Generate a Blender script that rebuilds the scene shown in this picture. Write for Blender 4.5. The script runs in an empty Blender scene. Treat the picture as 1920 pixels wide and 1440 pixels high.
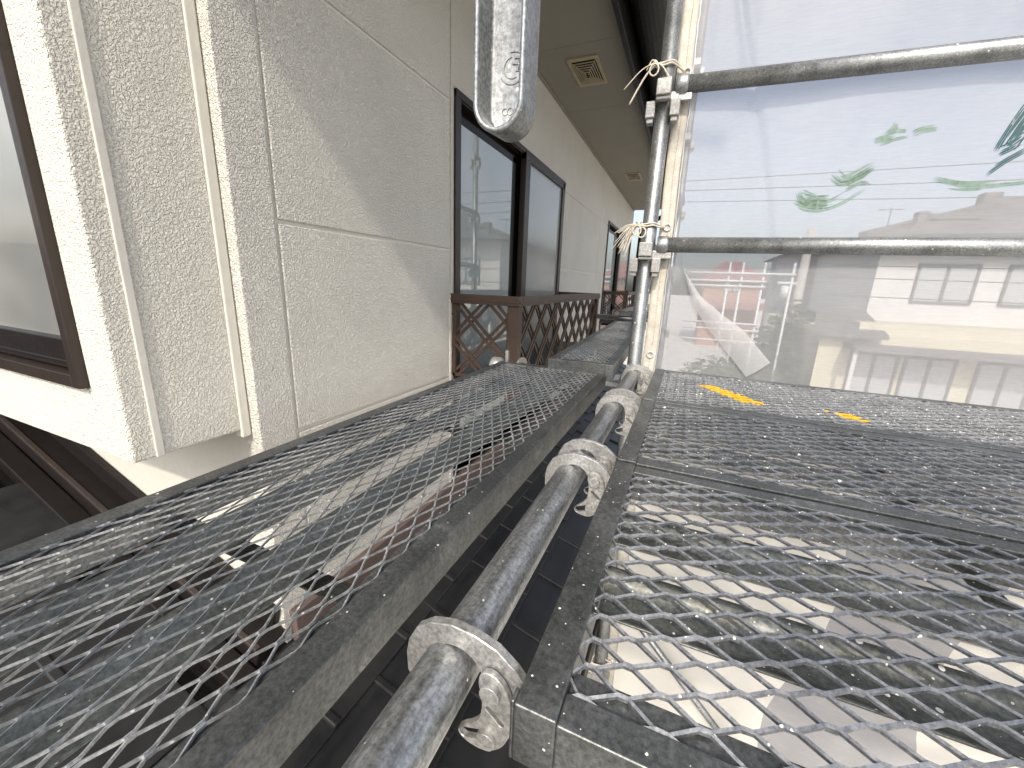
import bpy, math, random
from mathutils import Vector, Matrix
random.seed(7)
S = bpy.context.scene
COL = S.collection
rad = math.radians

# ------------------------------------------------------------------ camera
cam = bpy.data.cameras.new('camera'); co = bpy.data.objects.new('camera', cam); COL.objects.link(co)
def cam_basis(yaw, pitch, roll):
    cy, sy, cp, sp, cr, sr = math.cos(yaw), math.sin(yaw), math.cos(pitch), math.sin(pitch), math.cos(roll), math.sin(roll)
    f = Vector((sy*cp, cy*cp, sp)); r = Vector((cy, -sy, 0)); u = r.cross(f)
    return cr*r + sr*u, cr*u - sr*r, f
cr_, cu_, cf_ = cam_basis(-0.39907193, -0.24883264, 0.03873099)
co.matrix_world = Matrix(((cr_.x, cu_.x, -cf_.x, 0), (cr_.y, cu_.y, -cf_.y, 0), (cr_.z, cu_.z, -cf_.z, 0.27), (0, 0, 0, 1)))
cam.sensor_width = 36; cam.sensor_fit = 'HORIZONTAL'; cam.lens = 36*0.74648*1000/1920
cam.clip_start = 0.01; cam.clip_end = 2000
S.camera = co

# ------------------------------------------------------------------ light
SUN_AZ, SUN_EL = rad(8.0), rad(43)          # direction to the sun: mostly -Y, a little +X
sd = Vector((math.sin(SUN_AZ)*math.cos(SUN_EL), -math.cos(SUN_AZ)*math.cos(SUN_EL), math.sin(SUN_EL)))
sl = bpy.data.lights.new('sun', 'SUN'); so = bpy.data.objects.new('sun', sl); COL.objects.link(so)
sl.energy = 2.0; sl.angle = rad(1.8); sl.color = (1, .915, .79)
so.rotation_euler = sd.to_track_quat('Z', 'Y').to_euler(); so.location = sd*50
W = bpy.data.worlds.new('World'); S.world = W; W.use_nodes = True
nt = W.node_tree; bg = nt.nodes['Background']; sky = nt.nodes.new('ShaderNodeTexSky')
sky.sky_type = 'NISHITA'; sky.sun_disc = False; sky.sun_elevation = SUN_EL
sky.sun_rotation = math.pi - SUN_AZ          # azimuth clockwise from +Y
sky.air_density = 1.0; sky.dust_density = 4.0; sky.ozone_density = 1.0
hs = nt.nodes.new('ShaderNodeHueSaturation'); hs.inputs['Saturation'].default_value = .55
nt.links.new(sky.outputs[0], hs.inputs['Color']); nt.links.new(hs.outputs[0], bg.inputs[0]); bg.inputs[1].default_value = 0.15
S.view_settings.view_transform = 'Standard'; S.view_settings.look = 'None'
S.view_settings.exposure = 0.74; S.view_settings.gamma = 1
S.cycles.use_denoising = True
S.cycles.max_bounces = 10; S.cycles.transparent_max_bounces = 24

# ------------------------------------------------------------------ materials
class NT:
    def __init__(s, name):
        s.m = bpy.data.materials.new(name); s.m.use_nodes = True; s.t = s.m.node_tree; s.n = s.t.nodes; s.l = s.t.links
        s.p = s.n['Principled BSDF']; s.tc = s.n.new('ShaderNodeTexCoord')
    def put(s, node, **kw):
        for k, v in kw.items():
            if isinstance(v, bpy.types.NodeSocket): s.l.new(v, node.inputs[k.replace('_', ' ')])
            else: node.inputs[k.replace('_', ' ')].default_value = v
        return node
    def vec(s, scale=(1, 1, 1)):
        mp = s.n.new('ShaderNodeMapping'); s.l.new(s.tc.outputs['Object'], mp.inputs[0]); mp.inputs['Scale'].default_value = scale
        return mp.outputs[0]
    def noise(s, scale, detail=3, rough=.55, vec=None, dist=0):
        t = s.n.new('ShaderNodeTexNoise'); s.l.new(vec if vec else s.tc.outputs['Object'], t.inputs['Vector'])
        t.inputs['Scale'].default_value = scale; t.inputs['Detail'].default_value = detail; t.inputs['Roughness'].default_value = rough
        t.inputs['Distortion'].default_value = dist
        return t.outputs['Fac']
    def ramp(s, fac, a, b, ca=(0, 0, 0, 1), cb=(1, 1, 1, 1)):
        r = s.n.new('ShaderNodeValToRGB'); s.l.new(fac, r.inputs[0])
        r.color_ramp.elements[0].position = a; r.color_ramp.elements[1].position = b
        r.color_ramp.elements[0].color = ca if len(ca) == 4 else (*ca, 1); r.color_ramp.elements[1].color = cb if len(cb) == 4 else (*cb, 1)
        return r.outputs[0]
    def mix(s, fac, a, b, mode='MIX'):
        x = s.n.new('ShaderNodeMix'); x.data_type = 'RGBA'; x.blend_type = mode
        for i, v in ((0, fac), (6, a), (7, b)):
            if isinstance(v, bpy.types.NodeSocket): s.l.new(v, x.inputs[i])
            elif i == 0: x.inputs[0].default_value = v
            else: x.inputs[i].default_value = v if len(v) == 4 else (*v, 1)
        return x.outputs[2]
    def math(s, op, a, b=0.0, c=None):
        x = s.n.new('ShaderNodeMath'); x.operation = op
        for i, v in ((0, a), (1, b), (2, c)):
            if v is None: continue
            if isinstance(v, bpy.types.NodeSocket): s.l.new(v, x.inputs[i])
            else: x.inputs[i].default_value = v
        return x.outputs[0]
    def bump(s, h, strength, dist):
        b = s.n.new('ShaderNodeBump'); s.l.new(h, b.inputs['Height']); b.inputs['Strength'].default_value = strength; b.inputs['Distance'].default_value = dist
        s.l.new(b.outputs[0], s.p.inputs['Normal'])
    def base(s, c):
        if isinstance(c, bpy.types.NodeSocket): s.l.new(c, s.p.inputs['Base Color'])
        else: s.p.inputs['Base Color'].default_value = (*c, 1)
    def set(s, **kw):
        for k, v in kw.items():
            i = s.p.inputs[k.replace('_', ' ')]
            if isinstance(v, bpy.types.NodeSocket): s.l.new(v, i)
            else: i.default_value = v
    def specks(s, scale, size, density):
        """small round spatters: voronoi cells, only some of them filled"""
        v = s.n.new('ShaderNodeTexVoronoi'); s.l.new(s.tc.outputs['Object'], v.inputs['Vector']); v.inputs['Scale'].default_value = scale
        sep = s.n.new('ShaderNodeSeparateColor'); s.l.new(v.outputs['Color'], sep.inputs[0])
        on = s.math('GREATER_THAN', sep.outputs[0], 1-density)
        rr = s.math('MULTIPLY', sep.outputs[1], size)
        return s.math('MULTIPLY', s.math('LESS_THAN', v.outputs['Distance'], rr), on)

def galv(name, lo=(.21, .218, .222), hi=(.48, .492, .496), metal=.85, spots=.12, dirt=(.16, .15, .12), stain=.35, streak=None):
    k = NT(name)
    c = k.ramp(k.noise(9, 6, .65, vec=k.vec(streak) if streak else None), .3, .72, lo, hi)
    if streak: c = k.mix(1, c, k.ramp(k.noise(150, 4, .7, vec=k.vec(streak)), .35, .65, (.7, .7, .7), (1.2, 1.2, 1.2)), 'MULTIPLY')
    f = k.ramp(k.noise(230, 4, .7), .36, .64, (.62, .62, .62), (1.25, 1.25, 1.25))
    c = k.mix(1, c, f, 'MULTIPLY')
    d = k.ramp(k.noise(34, 5, .7, dist=.6), .56, .74)
    c = k.mix(k.math('MULTIPLY', d, stain), c, dirt)
    wht = k.ramp(k.noise(17, 6, .75, dist=.4), .60, .70)
    c = k.mix(k.math('MULTIPLY', wht, .40), c, (.62, .63, .62))
    sp = k.math('MAXIMUM', k.specks(95, .26, .10*spots/.3), k.specks(330, .42, .07*spots/.3))
    c = k.mix(sp, c, (.78, .76, .70))
    rust = k.math('MULTIPLY', k.ramp(k.noise(22, 4, .7), .72, .78), .6)
    c = k.mix(rust, c, (.22, .09, .035))
    k.base(c)
    k.set(Metallic=k.math('MULTIPLY', k.math('SUBTRACT', 1.0, k.math('MAXIMUM', sp, rust)), metal),
          Roughness=k.math('ADD', k.math('MULTIPLY', k.noise(60, 4, .6), .34), .25))
    k.bump(k.noise(420, 3, .6), .22, .0006)
    return k.m

def paint_metal(name, c, rough=.45, var=.25, spec=.5):
    k = NT(name)
    k.base(k.ramp(k.noise(14, 5, .65), .3, .75, tuple(x*(1-var) for x in c), tuple(x*(1+var) for x in c)))
    k.set(Roughness=k.math('ADD', k.math('MULTIPLY', k.noise(50, 4), .25), rough-.12), Specular_IOR_Level=spec)
    k.bump(k.noise(300, 2), .1, .0004)
    return k.m

def stucco(name, c, scale=170, strength=.75, dist=.0024, dirt=.22):
    k = NT(name)
    big = k.ramp(k.noise(3.2, 5, .6), .3, .75, tuple(x*.93 for x in c), tuple(min(1, x*1.03) for x in c))
    st = k.ramp(k.noise(6, 5, .7, vec=k.vec((1, 1, .22))), .58, .78)
    col = k.mix(k.math('MULTIPLY', st, dirt), big, tuple(x*.72 for x in c))
    n1 = k.noise(scale, 1.5, .45, dist=.9)
    n2 = k.noise(scale*2.3, 2, .5, dist=.3)
    h = k.math('ADD', k.ramp(n1, .36, .66), k.math('MULTIPLY', n2, .35))
    # fine hairline cracks in the coating
    v = k.n.new('ShaderNodeTexVoronoi'); v.feature = 'DISTANCE_TO_EDGE'; k.l.new(k.tc.outputs['Object'], v.inputs['Vector']); v.inputs['Scale'].default_value = 75
    k.base(col); k.set(Roughness=.62, Specular_IOR_Level=.35)
    k.bump(h, strength, dist)
    return k.m

def plain(name, c, rough=.6, var=.1, scale=8, bump=0, metal=0, spec=.4):
    k = NT(name)
    k.base(k.ramp(k.noise(scale, 5, .6), .3, .72, tuple(x*(1-var) for x in c), tuple(min(1, x*(1+var)) for x in c)))
    k.set(Roughness=rough, Metallic=metal, Specular_IOR_Level=spec)
    if bump: k.bump(k.noise(scale*12, 3), bump, .002)
    return k.m

M = {}
M['galv'] = galv('galvanised_pipe')
M['galv_ledger'] = galv('galvanised_ledger', spots=.08, streak=(1, .12, 1))
M['galv_dark'] = galv('galvanised_frame', (.085, .09, .089), (.225, .232, .229), .75, .12, dirt=(.13, .13, .12), stain=.2)
M['galv_mesh'] = galv('galvanised_mesh', (.19, .20, .21), (.37, .38, .40), .7, .3, stain=.25)
M['galv_rib'] = galv('galvanised_rib', (.095, .10, .09), (.21, .22, .205), .7, .3, dirt=(.15, .13, .09), stain=.6)
def marked(name):
    galv(name, (.26, .27, .28), (.46, .47, .49), .6, .9, stain=.25); m = bpy.data.materials[name]; n, l = m.node_tree.nodes, m.node_tree.links
    p = n['Principled BSDF']; src = p.inputs['Base Color'].links[0].from_socket
    tc = n.new('ShaderNodeTexCoord'); sx = n.new('ShaderNodeSeparateXYZ'); l.new(tc.outputs['Object'], sx.inputs[0])
    nz = n.new('ShaderNodeTexNoise'); l.new(tc.outputs['Object'], nz.inputs['Vector']); nz.inputs['Scale'].default_value = 45; nz.inputs['Detail'].default_value = 4
    def mt(op, a, b):
        x = n.new('ShaderNodeMath'); x.operation = op
        for q, v in ((0, a), (1, b)):
            if isinstance(v, bpy.types.NodeSocket): l.new(v, x.inputs[q])
            else: x.inputs[q].default_value = v
        return x.outputs[0]
    tot = None
    # stroke: centre, half width across x after shear, half length in y
    for cx, cy, hx, hy, sh in ((.140, 1.203, .028, .072, -.72), (.382, 1.122, .022, .024, -.6)):
        dx = mt('SUBTRACT', sx.outputs[0], cx-.795); dy = mt('SUBTRACT', sx.outputs[1], cy-1.2265)
        ex = mt('ABSOLUTE', mt('SUBTRACT', dx, mt('MULTIPLY', dy, sh)), 0); ey = mt('ABSOLUTE', dy, 0)
        a = mt('LESS_THAN', mt('ADD', ex, mt('MULTIPLY', mt('SUBTRACT', nz.outputs['Fac'], .5), .035)), hx); b = mt('LESS_THAN', mt('ADD', ey, mt('MULTIPLY', mt('SUBTRACT', nz.outputs['Fac'], .5), .04)), hy)
        w = mt('MULTIPLY', a, b); tot = w if tot is None else mt('MAXIMUM', tot, w)
    mx = n.new('ShaderNodeMix'); mx.data_type = 'RGBA'; l.new(tot, mx.inputs[0]); l.new(src, mx.inputs[6]); mx.inputs[7].default_value = (.72, .40, .03, 1)
    l.new(mx.outputs[2], p.inputs['Base Color'])
    mm_ = p.inputs['Metallic'].links[0].from_socket; l.new(mt('MULTIPLY', mm_, mt('SUBTRACT', 1.0, tot)), p.inputs['Metallic'])
    return m
M['galv_walk'] = galv('galvanised_walkway_mesh', (.34, .35, .355), (.60, .61, .62), .6, .25, stain=.2)
M['mesh_marked'] = marked('galvanised_mesh_marked')
M['galv_rib_walk'] = galv('galvanised_walkway_rib', (.13, .14, .13), (.27, .285, .27), .6, .3, dirt=(.12, .12, .10), stain=.3)
M['cast'] = galv('cast_zinc_hook', (.30, .297, .288), (.50, .495, .48), .55, .02, stain=.2)
M['wall'] = stucco('stucco_wall', (.85, .82, .745), 190, 1.0, .0050)
M['bay'] = stucco('stucco_bay', (.76, .73, .65), 170, .9, .0032)
M['groove'] = plain('sealant_groove', (.68, .65, .58), .6, .06, 20, .2)
M['smooth_wall'] = plain('smooth_wall', (.56, .54, .485), .7, .04, 60, .25)
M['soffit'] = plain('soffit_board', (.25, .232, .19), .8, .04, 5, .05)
M['bronze'] = paint_metal('bronze_frame', (.026, .017, .013), .38)
M['bronze_face'] = paint_metal('bronze_sash', (.012, .009, .008), .35, .25, .3)
M['brown'] = paint_metal('brown_aluminium', (.048, .027, .019), .42)
M['black'] = paint_metal('black_fascia', (.007, .006, .006), .45, .25, .25)
M['flash'] = paint_metal('brown_flashing', (.115, .082, .074), .5)
M['trim'] = paint_metal('edge_trim', (.035, .025, .022), .5)
M['board'] = paint_metal('verge_board', (.009, .007, .0065), .5, .25, .3)
M['vent'] = paint_metal('vent_beige', (.36, .30, .19), .5, .1)
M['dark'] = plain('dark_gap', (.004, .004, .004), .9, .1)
k = NT('roof_tile'); k.base(k.ramp(k.noise(5, 5, .6), .3, .75, (.008, .008, .009), (.022, .0215, .022)))
k.set(Roughness=k.math('ADD', k.math('MULTIPLY', k.noise(20, 4), .3), .28)); k.bump(k.noise(200, 3), .25, .001); M['tile'] = k.m
k = NT('window_glass'); k.base(k.ramp(k.noise(1.2, 2), .3, .7, (.30, .335, .33), (.42, .455, .45))); k.set(Roughness=.015, IOR=1.9, Specular_IOR_Level=.6); M['glass'] = k.m
k = NT('screen_glass'); k.base(k.ramp(k.noise(1.2, 2), .3, .7, (.26, .268, .262), (.32, .328, .32))); k.set(Roughness=.12, IOR=1.7); M['screen'] = k.m
k = NT('glass_painted_reflection'); k.base(k.ramp(k.noise(1.8, 2, .4, vec=k.vec((1, 1, 2.2))), .35, .68, (.17, .175, .17), (.36, .36, .345))); k.set(Roughness=.03, IOR=1.7); M['glass_refl'] = k.m  # grey mottle in the base colour stands in for the reflected sheet
k = NT('string'); k.base(k.ramp(k.noise(180, 3), .3, .7, (.48, .43, .35), (.72, .67, .58))); k.set(Roughness=.8); k.bump(k.noise(900, 2), .6, .001); M['string'] = k.m
M['eyelet'] = plain('eyelet_steel', (.62, .62, .6), .35, .1, 50, 0, .4)

# translucent sheet: woven plastic film, part clear, part milky
def sheet_mat(name, clear, tint=(.68, .685, .71), fold=True):
    k = NT(name); n, l = k.n, k.l
    tr = n.new('ShaderNodeBsdfTransparent'); tr.inputs[0].default_value = (.71, .71, .735, 1)
    df = n.new('ShaderNodeBsdfDiffuse'); tl = n.new('ShaderNodeBsdfTranslucent'); gl = n.new('ShaderNodeBsdfGlossy'); gl.inputs['Roughness'].default_value = .35
    c = k.ramp(k.noise(6, 6, .65), .3, .75, tuple(x*.93 for x in tint), tint)
    w = k.noise(260, 2, .5, vec=k.vec((.06, 1, 1)))          # horizontal weave
    c = k.mix(.5, c, k.ramp(w, .3, .7, (.92, .92, .92), (1, 1, 1)), 'MULTIPLY')
    scr = k.ramp(k.noise(26, 6, .8, vec=k.vec((1, 1, .35)), dist=1.2), .68, .72)
    c = k.mix(k.math('MULTIPLY', scr, .30), c, (.42, .42, .42))
    l.new(c, df.inputs[0]); l.new(c, tl.inputs[0])
    a = n.new('ShaderNodeMixShader'); a.inputs[0].default_value = .45; l.new(df.outputs[0], a.inputs[1]); l.new(tl.outputs[0], a.inputs[2])
    g = n.new('ShaderNodeMixShader'); g.inputs[0].default_value = .05; l.new(a.outputs[0], g.inputs[1]); l.new(gl.outputs[0], g.inputs[2])
    m = n.new('ShaderNodeMixShader'); l.new(tr.outputs[0], m.inputs[2]); l.new(g.outputs[0], m.inputs[1])
    f = k.math('ADD', k.math('MULTIPLY', k.noise(3.5, 5, .6), .22), clear-.11)
    f = k.math('SUBTRACT', f, k.math('MULTIPLY', w, .05))
    l.new(f, m.inputs[0]); l.new(m.outputs[0], n['Material Output'].inputs[0])
    b = n.new('ShaderNodeBump'); b.inputs['Strength'].default_value = .25; b.inputs['Distance'].default_value = .002; l.new(k.noise(60, 4), b.inputs['Height'])
    l.new(b.outputs[0], df.inputs['Normal'])
    return k.m
M['sheet'] = sheet_mat('clear_sheet', .58)
M['flap'] = sheet_mat('loose_film', .55, (.95, .95, .95))
k = NT('sheet_hem'); c = k.ramp(k.noise(14, 6, .7), .3, .72, (.40, .365, .305), (.64, .605, .54))
c = k.mix(k.math('MULTIPLY', k.ramp(k.noise(60, 5, .8, dist=1), .6, .7), .5), c, (.38, .33, .27)); k.base(c); k.set(Roughness=.7); k.bump(k.noise(90, 5, .7), .8, .003); M['hem'] = k.m
M['canvas'] = plain('cream_canvas', (.60, .58, .535), .8, .10, 3, .15)
M['stitch'] = plain('stitch_thread', (.30, .26, .20), .9)
M['smear'] = plain('green_paint', (.16, .235, .185), .6, .3, 60)
M['smear_dark'] = plain('dark_green_paint', (.025, .075, .085), .5, .3, 60)

# ------------------------------------------------------------------ mesh builder
def smooth_path(pts, n=8):
    P = [Vector(p) for p in pts]; P = [2*P[0]-P[1]] + P + [2*P[-1]-P[-2]]; out = []
    for i in range(1, len(P)-2):
        a, b, c, d = P[i-1:i+3]
        for j in range(n):
            t = j/n
            out.append(.5*((2*b) + (c-a)*t + (2*a-5*b+4*c-d)*t*t + (3*b-a-3*c+d)*t**3))
    return out + [P[-2]]

class MB:
    def __init__(s): s.v = []; s.f = []; s.sm = []
    def add(s, vs, fs, smooth=False):
        o = len(s.v); s.v += [tuple(x) for x in vs]; s.f += [tuple(i+o for i in f) for f in fs]; s.sm += [smooth]*len(fs); return s
    def box(s, x0, x1, y0, y1, z0, z1, R=None, at=(0, 0, 0)):
        vs = [(x, y, z) for x in (x0, x1) for y in (y0, y1) for z in (z0, z1)]
        if R is not None: vs = [R @ Vector(v) + Vector(at) for v in vs]
        return s.add(vs, [(0, 1, 3, 2), (4, 6, 7, 5), (0, 4, 5, 1), (2, 3, 7, 6), (0, 2, 6, 4), (1, 5, 7, 3)])
    def bar(s, a, b, w, t, up=(0, 0, 1)):
        """box from a to b, w wide across, t thick along up"""
        a, b, up = Vector(a), Vector(b), Vector(up); d = (b-a).normalized(); q = d.cross(up).normalized(); u = q.cross(d)
        vs = [p + q*i*w/2 + u*j*t/2 for p in (a, b) for i in (-1, 1) for j in (-1, 1)]
        return s.add(vs, [(0, 1, 3, 2), (4, 6, 7, 5), (0, 4, 5, 1), (2, 3, 7, 6), (0, 2, 6, 4), (1, 5, 7, 3)])
    def tube(s, pts, r, n=14, caps=True, closed=False):
        P = [Vector(p) for p in pts]; m = len(P); rr = r if isinstance(r, (list, tuple)) else [r]*m
        def tan(i):
            if closed: return (P[(i+1) % m]-P[i-1]).normalized()
            return (P[min(i+1, m-1)]-P[max(i-1, 0)]).normalized()
        t = tan(0); q = t.orthogonal().normalized(); vs = []
        for i in range(m):
            t = tan(i); q = (q - t*q.dot(t)).normalized(); b = t.cross(q)
            vs += [P[i] + rr[i]*(q*math.cos(2*math.pi*j/n) + b*math.sin(2*math.pi*j/n)) for j in range(n)]
        fs = []
        for i in range(m if closed else m-1):
            k2 = ((i+1) % m)*n
            fs += [(i*n+j, i*n+(j+1) % n, k2+(j+1) % n, k2+j) for j in range(n)]
        s.add(vs, fs, True)
        if caps and not closed:
            o = len(s.v)-len(vs); s.f += [tuple(o+j for j in reversed(range(n))), tuple(o+(m-1)*n+j for j in range(n))]; s.sm += [False, False]
        return s
    def hollow(s, a, b, r, t=.0025, n=28):
        """open pipe with a wall"""
        a, b = Vector(a), Vector(b); s.tube([a, b], r, n, False); s.tube([b, a], r-t, n, False)
        d = (b-a).normalized(); q = d.orthogonal().normalized(); w = d.cross(q)
        for p in (a, b):
            vs = [p + R*(q*math.cos(2*math.pi*j/n)+w*math.sin(2*math.pi*j/n)) for R in (r, r-t) for j in range(n)]
            s.add(vs, [(j, (j+1) % n, n+(j+1) % n, n+j) for j in range(n)])
        return s
    def prism(s, poly, axis, a, b):
        """polygon (list of 2-D points) extruded along axis 0/1/2 from a to b"""
        def P(p, h): return (h, p[0], p[1]) if axis == 0 else ((p[0], h, p[1]) if axis == 1 else (p[0], p[1], h))
        n = len(poly); vs = [P(p, a) for p in poly] + [P(p, b) for p in poly]
        return s.add(vs, [tuple(range(n)), tuple(range(2*n-1, n-1, -1))] + [(i, i+n, (i+1) % n+n, (i+1) % n) for i in range(n)])
    def build(s, name, mat, parent=None, bevel=0, seg=2, world=True):
        me = bpy.data.meshes.new(name); off = wl(parent) if parent and world else Vector()
        me.from_pydata([Vector(v)-off for v in s.v], [], s.f); me.polygons.foreach_set('use_smooth', s.sm)
        me.materials.append(M[mat] if isinstance(mat, str) else mat)
        import bmesh as _b
        bm = _b.new(); bm.from_mesh(me); _b.ops.recalc_face_normals(bm, faces=bm.faces); bm.to_mesh(me); bm.free()
        o = bpy.data.objects.new(name, me); COL.objects.link(o)
        if parent: o.parent = parent
        if bevel:
            md = o.modifiers.new('bevel', 'BEVEL'); md.width = bevel; md.segments = seg; md.limit_method = 'ANGLE'; md.angle_limit = rad(50); md.harden_normals = False
        return o

def wl(o):
    v = Vector()
    while o: v += Vector(o.location); o = o.parent
    return v
def tag(o, label=None, cat=None, group=None, kind=None):
    for a, b in (('label', label), ('category', cat), ('group', group), ('kind', kind)):
        if b: o[a] = b
    return o
def thing(name, label, cat, loc=(0, 0, 0), group=None):
    o = bpy.data.objects.new(name, None); COL.objects.link(o); o.location = loc; o.empty_display_size = .05
    return tag(o, label, cat, group)
def copy_tree(o, parent=None):
    c = o.copy(); COL.objects.link(c); c.parent = parent
    for ch in o.children: copy_tree(ch, c)
    return c

def plate(splines, axis_map, thick, bev=.001):
    """2-D outline with holes, given thickness: list of polylines; first is outer"""
    cu = bpy.data.curves.new('tmp', 'CURVE'); cu.dimensions = '2D'; cu.fill_mode = 'BOTH'; cu.extrude = thick/2-bev; cu.bevel_depth = bev; cu.bevel_resolution = 0; cu.offset = -bev
    for pl in splines:
        sp = cu.splines.new('POLY'); sp.points.add(len(pl)-1)
        for p, q in zip(sp.points, pl): p.co = (q[0], q[1], 0, 1)
        sp.use_cyclic_u = True
    ob = bpy.data.objects.new('tmp', cu); COL.objects.link(ob)
    me = bpy.data.meshes.new_from_object(ob.evaluated_get(bpy.context.evaluated_depsgraph_get()))
    vs = [axis_map(v.co) for v in me.vertices]; fs = [tuple(p.vertices) for p in me.polygons]
    bpy.data.objects.remove(ob); bpy.data.curves.remove(cu); bpy.data.meshes.remove(me)
    return vs, fs
def rounded(pts, n=5):
    """closed smooth curve through 2-D points"""
    P = [Vector((*p, 0)) for p in pts]; m = len(P); out = []
    for i in range(m):
        a, b, c, d = P[i-1], P[i], P[(i+1) % m], P[(i+2) % m]
        for j in range(n):
            t = j/n; v = .5*((2*b)+(c-a)*t+(2*a-5*b+4*c-d)*t*t+(3*b-a-3*c+d)*t**3); out.append((v.x, v.y))
    return out

# ------------------------------------------------------------------ the setting
g = MB().add([(-300, -300, -3.6), (300, -300, -3.6), (300, 300, -3.6), (-300, 300, -3.6)], [(0, 1, 2, 3)]).build('ground', plain('ground_gravel', (.50, .485, .45), .9, .25, 3, .3))
tag(g, kind='structure')

# ------------------------------------------------------------------ the house
XW = -1.0
house = thing('house', 'cream stucco house with dark bronze windows and brown lattice balconies', 'house', (-3, 3, -3.6))
Y0 = .655
w = MB()
def panel(y0, y1, z0, z1): w.box(-1.06, XW, y0, y1, z0, z1)
zs = [-.85, -.178, .402, .985, 1.488]
ZG = .005
for i in range(4):
    z0, z1 = zs[i]+ZG, zs[i+1]-ZG
    panel(Y0, .762, zs[0] if i == 0 else zs[i], zs[i+1]) if False else None
    panel(.771, 1.602, z0, z1)
    for a, b in ((3.28, 4.72), (4.73, 5.17), (7.25, 7.3)): panel(a, b, z0, z1)
panel(Y0, .762, zs[0], 1.488)                               # corner strip beside the bay
panel(1.612, 3.28, 1.047, 1.488); panel(5.17, 7.25, 1.047, 1.488)
panel(1.610, 1.634, -.85, 1.047)
w.box(-1.06, XW+.004, 1.596, 1.612, -.85, .208)             # trim edge beside the balcony
w.build('wall', 'wall', house, .003)
b = MB()
for a, c, z0, z1 in ((Y0+.012, 1.634, -.85, 1.487), (3.277, 5.178, -.85, 1.487), (7.232, 7.29, -.85, 1.487), (1.634, 3.277, 1.044, 1.487), (5.178, 7.232, 1.044, 1.487)): b.box(-1.2, -1.007, a, c, z0, z1)
b.build('groove_backing', 'groove', house)
# lower wall facing the camera under the bay, and house volume behind
lw = MB().box(-5.0, -1.02, Y0+.004, Y0+.06, -2.5, -.05); lw.build('lower_wall', 'smooth_wall', house, .003)
MB().box(-5.0, -1.22, Y0+.07, 7.29, -3.6, 1.487).box(-4.15, -1.22, .48, Y0+.06, -.03, 1.48).build('inner_wall', 'dark', house)
# bay with its window
bay = MB()
BX, BY, BZ = -1.035, .40, -.135
bay.box(-1.148, BX, BY, .632, BZ, 1.488)                    # right pier, front face to the scaffold
MB().box(-1.06, BX+.004, .628, Y0-.002, BZ-.02, 1.488).build('sealant_band', 'groove', house, .004, 3)
bay.box(-4.2, -1.148, BY, .632, BZ, .018)                   # apron under the window
bay.box(-4.2, -1.148, BY, .632, 1.25, 1.488)
bay.box(-4.2, -1.148, .50, .632, .018, 1.25)
bay.build('bay_wall', 'bay', house, .006, 3)
MB().box(-1.05, BX+.0035, .442, .458, BZ, 1.488).build('bay_groove', 'groove', house, .002)
win = MB(); win.box(-1.176, -1.148, .384, .47, .018, 1.25); win.box(-2.9, -1.176, .384, .47, .018, .046); win.box(-2.9, -1.176, .384, .47, 1.22, 1.25)
wf = win.build('window', 'bronze', house, .002)
sa = MB(); sa.box(-1.212, -1.178, .405, .44, .05, 1.218); sa.box(-2.9, -1.212, .405, .44, .05, .115); sa.box(-2.9, -1.212, .402, .41, .062, .068); sa.build('sash', 'bronze_face', wf, .002)
MB().box(-2.9, -1.20, .425, .431, .10, 1.22).build('glass', 'glass_refl', wf)

# wall windows
def wall_window(y0, y1, ym, ztop, zb=-.62, screen=True):
    f = MB()
    f.box(-1.055, -.990, y0, y0+.042, zb, ztop); f.box(-1.055, -.990, y1-.035, y1, zb, ztop)
    f.box(-1.055, -.988, y0, y1, ztop-.028, ztop); f.box(-1.055, -.985, y0, y1, zb, zb+.05)
    f.box(-1.05, -.995, y0+.042, y1-.035, ztop-.034, ztop-.028)
    fr = f.build('window', 'bronze', house, .002)
    s = MB(); a, c = y0+.045, ym
    s.box(-1.05, -1.022, a, a+.014, zb+.05, ztop-.062); s.box(-1.05, -1.022, c-.10, c-.055, zb+.05, ztop-.062); s.box(-1.05, -1.022, a, c-.055, ztop-.100, ztop-.066); s.box(-1.05, -1.022, a, c-.055, zb+.05, zb+.12)
    s.build('sash', 'bronze_face', fr, .0015)
    MB().box(-1.028, -1.024, a+.012, c-.09, zb+.1, ztop-.09).build('glass', 'glass', fr)
    s = MB(); a = ym
    s.box(-1.015, -.978, a, a+.075, zb+.05, ztop-.02); s.box(-1.010, -.982, y1-.085, y1-.037, zb+.05, ztop-.02); s.box(-1.010, -.982, a, y1-.037, ztop-.06, ztop-.02); s.box(-1.01, -.982, a, y1-.037, zb+.05, zb+.12)
    s.build('sash', 'bronze', fr, .0015)
    MB().box(-1.000, -.996, a+.06, y1-.05, zb+.1, ztop-.05).build('glass', 'screen', fr)
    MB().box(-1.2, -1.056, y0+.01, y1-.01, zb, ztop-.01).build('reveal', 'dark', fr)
wall_window(1.636, 3.275, 2.41, 1.042)
wall_window(5.18, 7.23, 6.1, 1.042)

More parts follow.
